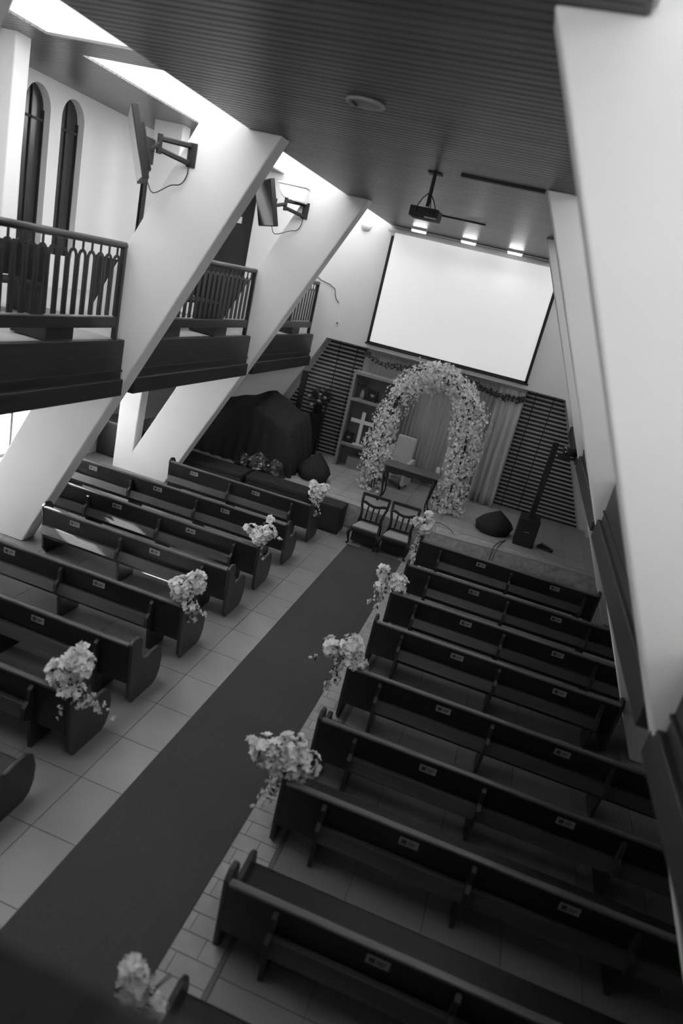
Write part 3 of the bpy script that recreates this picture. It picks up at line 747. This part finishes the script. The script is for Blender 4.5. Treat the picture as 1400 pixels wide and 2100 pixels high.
# stage audio gear
def column_speaker(x, y, label, d=1):
    r = thing('column_speaker', label, 'speaker', (x, y, SZ), 0, 'column speakers on the stage')
    part('subwoofer', MB().box(-.22, .22, -.02, .46, 0, .62), 'dark', r, bev=.015)
    part('grille', MB().box(-.20, .20, -.03, -.02, .03, .59), 'cloth_black', r)
    part('column', MB().box(-.06, .06, .12, .24, .62, 2.33 if x > 0 else 2.16), 'dark', r, bev=.01)
    part('badge', MB().box(-.05, .05, -.034, -.03, .33, .345), 'metal', r)
column_speaker(0.98, 14.55, 'tall black column speaker on its bass box, right side of the stage')
column_speaker(-5.2, 16.15, 'tall black column speaker rising behind the covered drum kit, left side of the stage')
def bag(x, y, sx, sy, sz, rz, label, seed):
    rd = random.Random(seed); n, L = 28, 14; pts = []
    for j in range(L + 1):
        t = j / L; z = sz * (t ** 0.8)
        w = (math.sin(PI * min(1, (0.10 + 0.62 * (1 - t)) + 0.28 * (1 - t)) * .5 + 0.0)) if t > .25 else 0.86 + 0.56 * t
        w *= max(0.0, (1 - t ** 3.2)) ** .5 if t < 1 else 0
        for i in range(n):
            a = 2 * PI * i / n; k = 1 + .05 * math.sin(3 * a + seed) + .03 * math.sin(7 * a + 5 * t)
            pts.append((sx * w * k * math.cos(a) + .12 * t * sx, sy * w * k * math.sin(a), z))
    F = [(j * n + i, j * n + (i + 1) % n, (j + 1) * n + (i + 1) % n, (j + 1) * n + i) for j in range(L) for i in range(n)] + [tuple(range(n))[::-1]]
    o = part('floor_cushion', MB().poly(pts, F), 'cloth_black', smooth=True, loc=(x, y, SZ)); o.rotation_euler.z = rz
    return tag(o, label, 'cushion', 'black floor cushions on the stage')
bag(0.28, 14.95, .43, .40, .52, 0.3, 'rounded black floor cushion on the stage beside the right column speaker', 1)
bag(-4.0, 14.80, .42, .38, .66, -.6, 'rounded black floor cushion on the left of the stage, behind the front bouquet', 2)
pd = thing('foot_pedal', 'small black pedal on the stage right of the column speaker', 'pedal', (1.47, 14.78, SZ), -.35)
part('base', MB().box(-.17, .17, -.06, .06, 0, .06), 'dark', pd, bev=.01)
part('treadle', MB().box(-.13, .10, -.045, .045, .07, .10, T=Matrix.Rotation(.15, 4, 'Y')), 'gloss_black', pd)
tag(part('cable', MB().tube([(.62, 14.55, SZ + .012), (.50, 14.35, SZ + .012), (.44, 14.1, SZ + .012), (.40, 13.9, SZ + .012), (.39, 13.76, SZ + .02), (.39, 13.70, .40), (.38, 13.68, .2), (.40, 13.66, .03)], .008, 6).tube([(.62, 14.58, SZ + .012), (.52, 14.2, SZ + .012), (.47, 13.9, SZ + .012), (.47, 13.75, SZ + .015), (.45, 13.7, .42), (.43, 13.68, .15)], .006, 6), 'dark', smooth=True),
    'black cable hanging over the stage edge below the right floor cushion', 'cable')
tag(part('cable', MB().tube([(-1.05, 14.15, SZ + .01), (-.85, 14.2, SZ + .06), (-.65, 14.12, SZ + .05), (-.48, 13.95, SZ + .012)], .007, 6), 'dark', smooth=True),
    'thin looped cable on the stage beside the front right bouquet', 'cable')
# floor speaker by the left front pew
fs = thing('floor_speaker', 'black box speaker on the floor against the stage, behind the front left bouquet', 'speaker', (-3.07, 13.32, 0), 0)
part('cabinet', MB().box(-.30, .30, -.24, .24, 0, .60), 'dark', fs, bev=.02)
part('grille', MB().box(-.27, .27, -.25, -.24, .04, .56), 'cloth_black', fs)
# draped drum kit
def drape():
    n, m_ = 70, 40; pts = []
    for j in range(m_ + 1):
        for i in range(n + 1):
            u, v = i / n, j / m_; x = -7.15 + 2.75 * u; y = 14.25 + 1.62 * v
            pk = max(0, 1 - abs(x + 5.62) / 1.9) ** .9
            e = min(1, min(u, 1 - u) / .10) ; e2 = min(1, min(v, 1 - v) / .12)
            h = (.78 + .82 * pk + .02 * math.sin(x * 5.3 + y * 2) + .015 * math.sin(x * 11 + y * 7)) * (1 - .25 * (1 - v) ** 2)
            k = min(e, e2); h *= k ** .45
            pts.append((x + .03 * math.sin(y * 19), y + .04 * math.sin(x * 23) * (1 - k), SZ + .005 + h))
    F = [(j * (n + 1) + i, j * (n + 1) + i + 1, (j + 1) * (n + 1) + i + 1, (j + 1) * (n + 1) + i) for j in range(m_) for i in range(n)]
    return MB().poly(pts, F)
tag(part('covered_drum_kit', drape(), 'cloth_black', smooth=True), 'large peaked mound of black cloth covering the drum kit under the left gallery', 'drum cover')
pb = MB(); rd = random.Random(8)
for (cx, cy, s) in ((-5.15, 14.10, .30), (-4.75, 14.12, .26), (-5.5, 14.08, .22)):
    n, L = 18, 9; pts = []
    for j in range(L + 1):
        t = j / L
        for i in range(n):
            a = 2 * PI * i / n; k = s * math.cos(t * PI / 2) ** .6 * (1 + .18 * math.sin(5 * a + 6 * t + cx * 9) + rd.uniform(-.05, .05))
            pts.append((cx + k * math.cos(a), cy + k * .5 * math.sin(a), SZ + s * 1.5 * t))
    pb.poly(pts, [(j * n + i, j * n + (i + 1) % n, (j + 1) * n + (i + 1) % n, (j + 1) * n + i) for j in range(L) for i in range(n)])
tag(part('plastic_sheet', pb, 'foil'), 'crumpled shiny black plastic sheet before the covered drum kit', 'plastic sheet')
ms = thing('microphone_stand', 'black microphone stand before the left slatted panel', 'microphone stand', (-4.44, 16.1, SZ))
part('base', MB().lathe([(.14, 0), (.14, .015), (.03, .03), (.012, .05)], n=20), 'dark', ms, True)
part('pole', MB().tube([(0, 0, .03), (0, 0, 1.45)], .011, 8), 'dark', ms)
part('microphone', MB().tube([(0, 0, 1.45), (0, -.02, 1.52), (0, -.05, 1.60)], [.014, .018, .028], 10), 'dark', ms, True)
fa = thing('flower_arrangement', 'dark leafy arrangement with a few pale roses beside the left column speaker', 'flowers', (-4.85, 16.92, SZ))
part('plinth', MB().box(-.15, .15, -.15, .15, 0, 1.1), 'dark', fa)
part('vase', MB().lathe([(.07, 1.1), (.11, 1.2), (.09, 1.32), (.10, 1.36)], n=16), 'dark', fa, True)
am = MB(); rd = random.Random(12)
for i in range(260):
    v = Vector((rd.gauss(0, 1), rd.gauss(0, .7), rd.gauss(0, .6) + .4)).normalized(); leaf_into(am, Vector((0, 0, 1.45)) + v * rd.uniform(.08, .30), v, rd.uniform(.07, .12), rd)
part('foliage', am, 'leaf', fa, kind='stuff')
rose = MB().lathe([(.01, -.04), (.04, -.02), (.05, .01), (.042, .035), (.02, .045)], n=12).mesh('rose', 'pad', True)
for p in ((.04, -.25, 1.62), (.06, -.30, 1.46), (-.12, -.28, 1.32), (.16, -.15, 1.55), (-.25, -.2, 1.5)): part('rose', rose, None, fa, loc=p)

# ---------------------------------------------------------------- televisions on the left ribs
def tv(cx, cy, cz, py, label, seed, dark_side=False):
    r = thing('television', label, 'television', (cx, cy, cz), 0, 'televisions on the left ribs')
    ang = math.atan2(0.85, 1.05)                           # width direction (-0.63, 0.78)
    wd = Vector((-0.573, 0.8195, 0)); nrm0 = Vector((-0.8195, -0.573, 0)); tilt = math.radians(16)
    up = (Vector((0, 0, 1)) * math.cos(tilt) + nrm0 * math.sin(tilt)); nrm = (nrm0 * math.cos(tilt) - Vector((0, 0, 1)) * math.sin(tilt))
    Mx = Matrix((wd, nrm, up)).transposed().to_4x4()
    part('housing', MB().box(-.65, .65, -.075, .0, -.375, .375, T=Mx), 'dark', r, bev=.008)
    part('rear_bulge', MB().box(-.42, .42, -.13, -.075, -.28, .22, T=Mx), 'dark', r, bev=.01)
    part('screen', MB().box(-.635, .635, .0, .006, -.355, .36, T=Mx), 'tvscreen', r)
    b = thing('wall_bracket', label.replace('television', 'black swing bracket holding the television').replace('flat ', ''), 'bracket', (-4.74, py, 6.0), 0, 'television brackets')
    part('wall_plate', MB().box(-.06, .06, -.02, 0, -.14, .14), 'dark', b, bev=.004)
    j1 = Vector((-.30, -.28, .02)); tvp = Vector((cx + .13, cy + .08, cz)) - Vector((-4.74, py, 6.0))
    for dz in (.10, -.10):
        part('arm', MB().tube([(-.02, -.03, dz), tuple(j1 + Vector((0, 0, dz * .6)))], .032, 6), 'dark', b)
    part('joint', MB().tube([tuple(j1 + Vector((0, 0, .11))), tuple(j1 - Vector((0, 0, .11)))], .034, 8), 'dark', b)
    part('extension_arm', MB().tube([tuple(j1), tuple(tvp)], .032, 6), 'dark', b)
    part('tv_plate', MB().box(-.03, .03, -.10, .10, -.14, .14, T=Matrix.Translation(tvp)), 'dark', b)
    q = tvp + Vector((0, -.03, -.25))
    cp = [q, q + Vector((.07, 0, -.10)), q + Vector((.14, .04, -.20)), Vector((-.20, -.08, -.40)), Vector((-.08, -.05, -.36)), Vector((-.02, -.03, -.24)), Vector((-.02, -.03, -.10))]
    sm = []
    for k in range(len(cp) - 1):                       # smooth the cable loop
        p0, p1, p2, p3 = cp[max(k - 1, 0)], cp[k], cp[k + 1], cp[min(k + 2, len(cp) - 1)]
        for t in (0, .25, .5, .75):
            sm.append(tuple(0.5 * ((2 * p1) + (p2 - p0) * t + (2 * p0 - 5 * p1 + 4 * p2 - p3) * t * t + (3 * p1 - p0 - 3 * p2 + p3) * t ** 3)))
    part('cable', MB().tube(sm, .007, 6), 'dark', b, True)
tv(-5.22, 7.98, 5.90, 8.50, 'flat television on the nearer white rib, turned toward the gallery', 1)
tv(-5.28, 12.20, 5.92, 12.88, 'flat television on the farther white rib, turned toward the gallery', 2)
wl = thing('wall_lamp', 'white half-round wall lamp above the farther television', 'wall lamp', (-5.0, 12.88, 6.2))
part('shell', MB().prism([(-.27 + .0, .16)] + [(-.27 * math.cos(k * PI / 20), .16 - .26 * math.sin(k * PI / 20)) for k in range(0, 11)] + [(.27, -.10), (.27, .16)], 1, -.22, 0), 'ac', wl, bev=.03)
part('top_plate', MB().box(-.28, .29, -.24, 0, .16, .185), 'ac', wl)
wl2 = thing('wall_lamp', 'small white rounded wall lamp high on the front wall left of the screen', 'wall lamp', (-4.62, 16.85, 6.28))
part('shell', MB().lathe([(.02, -.10), (.10, -.08), (.14, .0), (.13, .08), (.05, .10)], n=18, sx=1, sy=.8), 'ac', wl2, True)
tag(part('sensor_box', MB().box(-8.0, -7.85, 16.90, 16.98, 5.70, 5.86), 'white', bev=.01), 'small white box on the dark door behind the nearer rib', 'sensor')

# ---------------------------------------------------------------- projector
pr = thing('projector', 'black ceiling projector with looped cables on a pole', 'projector', (-1.75, 8.9, 5.96))
part('pole', MB().tube([(0, 0, .08), (0, 0, .46)], .024, 10), 'dark', pr)
part('ceiling_plate', MB().box(-.08, .08, -.08, .08, .445, .459), 'dark', pr)
part('body', MB().box(-.18, .18, -.14, .16, -.065, .055), 'dark', pr, bev=.015)
part('lens', MB().tube([(.08, .16, 0), (.08, .20, 0)], .035, 14), 'gloss_black', pr, True)
part('light_edge', MB().box(.02, .17, -.145, -.138, -.06, -.045), 'metal', pr)
cbm = MB()
for (a, b, h) in ((-.02, -.09, .16), (.02, .07, .15), (.03, .13, .10)):
    cbm.tube([(a * .3, -.02, .22), (a, -.06, .18 + h * .2), ((a + b) / 2, -.12, .15), (b, -.14, .06), (b, -.145, -.01)], .007, 6)
part('cables', cbm, 'dark', pr, True)

# small things on the front wall
tag(part('cable', MB().tube([(-5.62, 16.83, 4.94), (-5.45, 16.82, 4.85), (-5.2, 16.82, 4.80), (-5.05, 16.82, 4.72), (-5.02, 16.82, 4.60), (-4.97, 16.82, 4.50), (-4.88, 16.82, 4.43)], .009, 6), 'dark', smooth=True),
    'dark cable looping down the white front wall beside the far railing', 'cable')
so = thing('wall_socket', 'small round pale socket on the front wall left of the screen', 'socket', (-4.82, 16.85, 3.96))
part('plate', MB().prism([(.06 * math.cos(k * PI / 10), .075 * math.sin(k * PI / 10)) for k in range(20)], 1, -.02, 0), 'white', so)
part('outlet', MB().box(-.015, .02, -.025, -.02, -.03, .01), 'dark', so)
# spotlight on the right gallery edge
sp = thing('spotlight', 'black spotlight clamped to the end of the right gallery front', 'spotlight', (1.28, 13.3, 2.95))
part('clamp', MB().box(-.02, .10, -.06, .06, -.1, .02), 'dark', sp)
part('body', MB().tube([(-.20, -.10, .02), (.05, .05, .0)], .085, 16), 'dark', sp, True)
part('lens', MB().tube([(-.215, -.11, .022), (-.20, -.10, .02)], [.07, .085], 16), 'gloss_black', sp, True)
part('bracket', MB().box(-.30, .04, -.03, .03, -.14, -.10), 'dark', sp)
# black cases on the floor before the stage, left side
for (x0, x1, t) in ((-5.05, -3.62, 'nearer the aisle'), (-6.70, -5.15, 'farther from the aisle')):
    ec = thing('equipment_case', 'long low black case on the floor against the left stage front, %s' % t, 'case', ((x0 + x1) / 2, 13.52, 0), 0, 'black cases before the stage')
    L = (x1 - x0) / 2
    part('body', MB().box(-L, L, -.26, .26, 0, .50), 'cloth_black', ec, bev=.02)
    part('lid', MB().box(-L - .01, L + .01, -.27, .27, .505, .62), 'cloth_black', ec, bev=.03)
    part('handle', MB().tube([(-.10, -.265, .34), (-.08, -.30, .36), (.08, -.30, .36), (.10, -.265, .34)], .012, 6), 'metal', ec, True)
# low dark cabinet under the left gallery
cab = thing('side_cabinet', 'low dark cabinet behind the pews beneath the left gallery', 'cabinet', (-8.45, 13.75, 0))
part('body', MB().box(-.40, .9, -.35, .3, 0, .80), 'pew', cab, bev=.01)
part('top', MB().box(-.43, .93, -.38, .33, .80, .84), 'pew_top', cab, bev=.006)
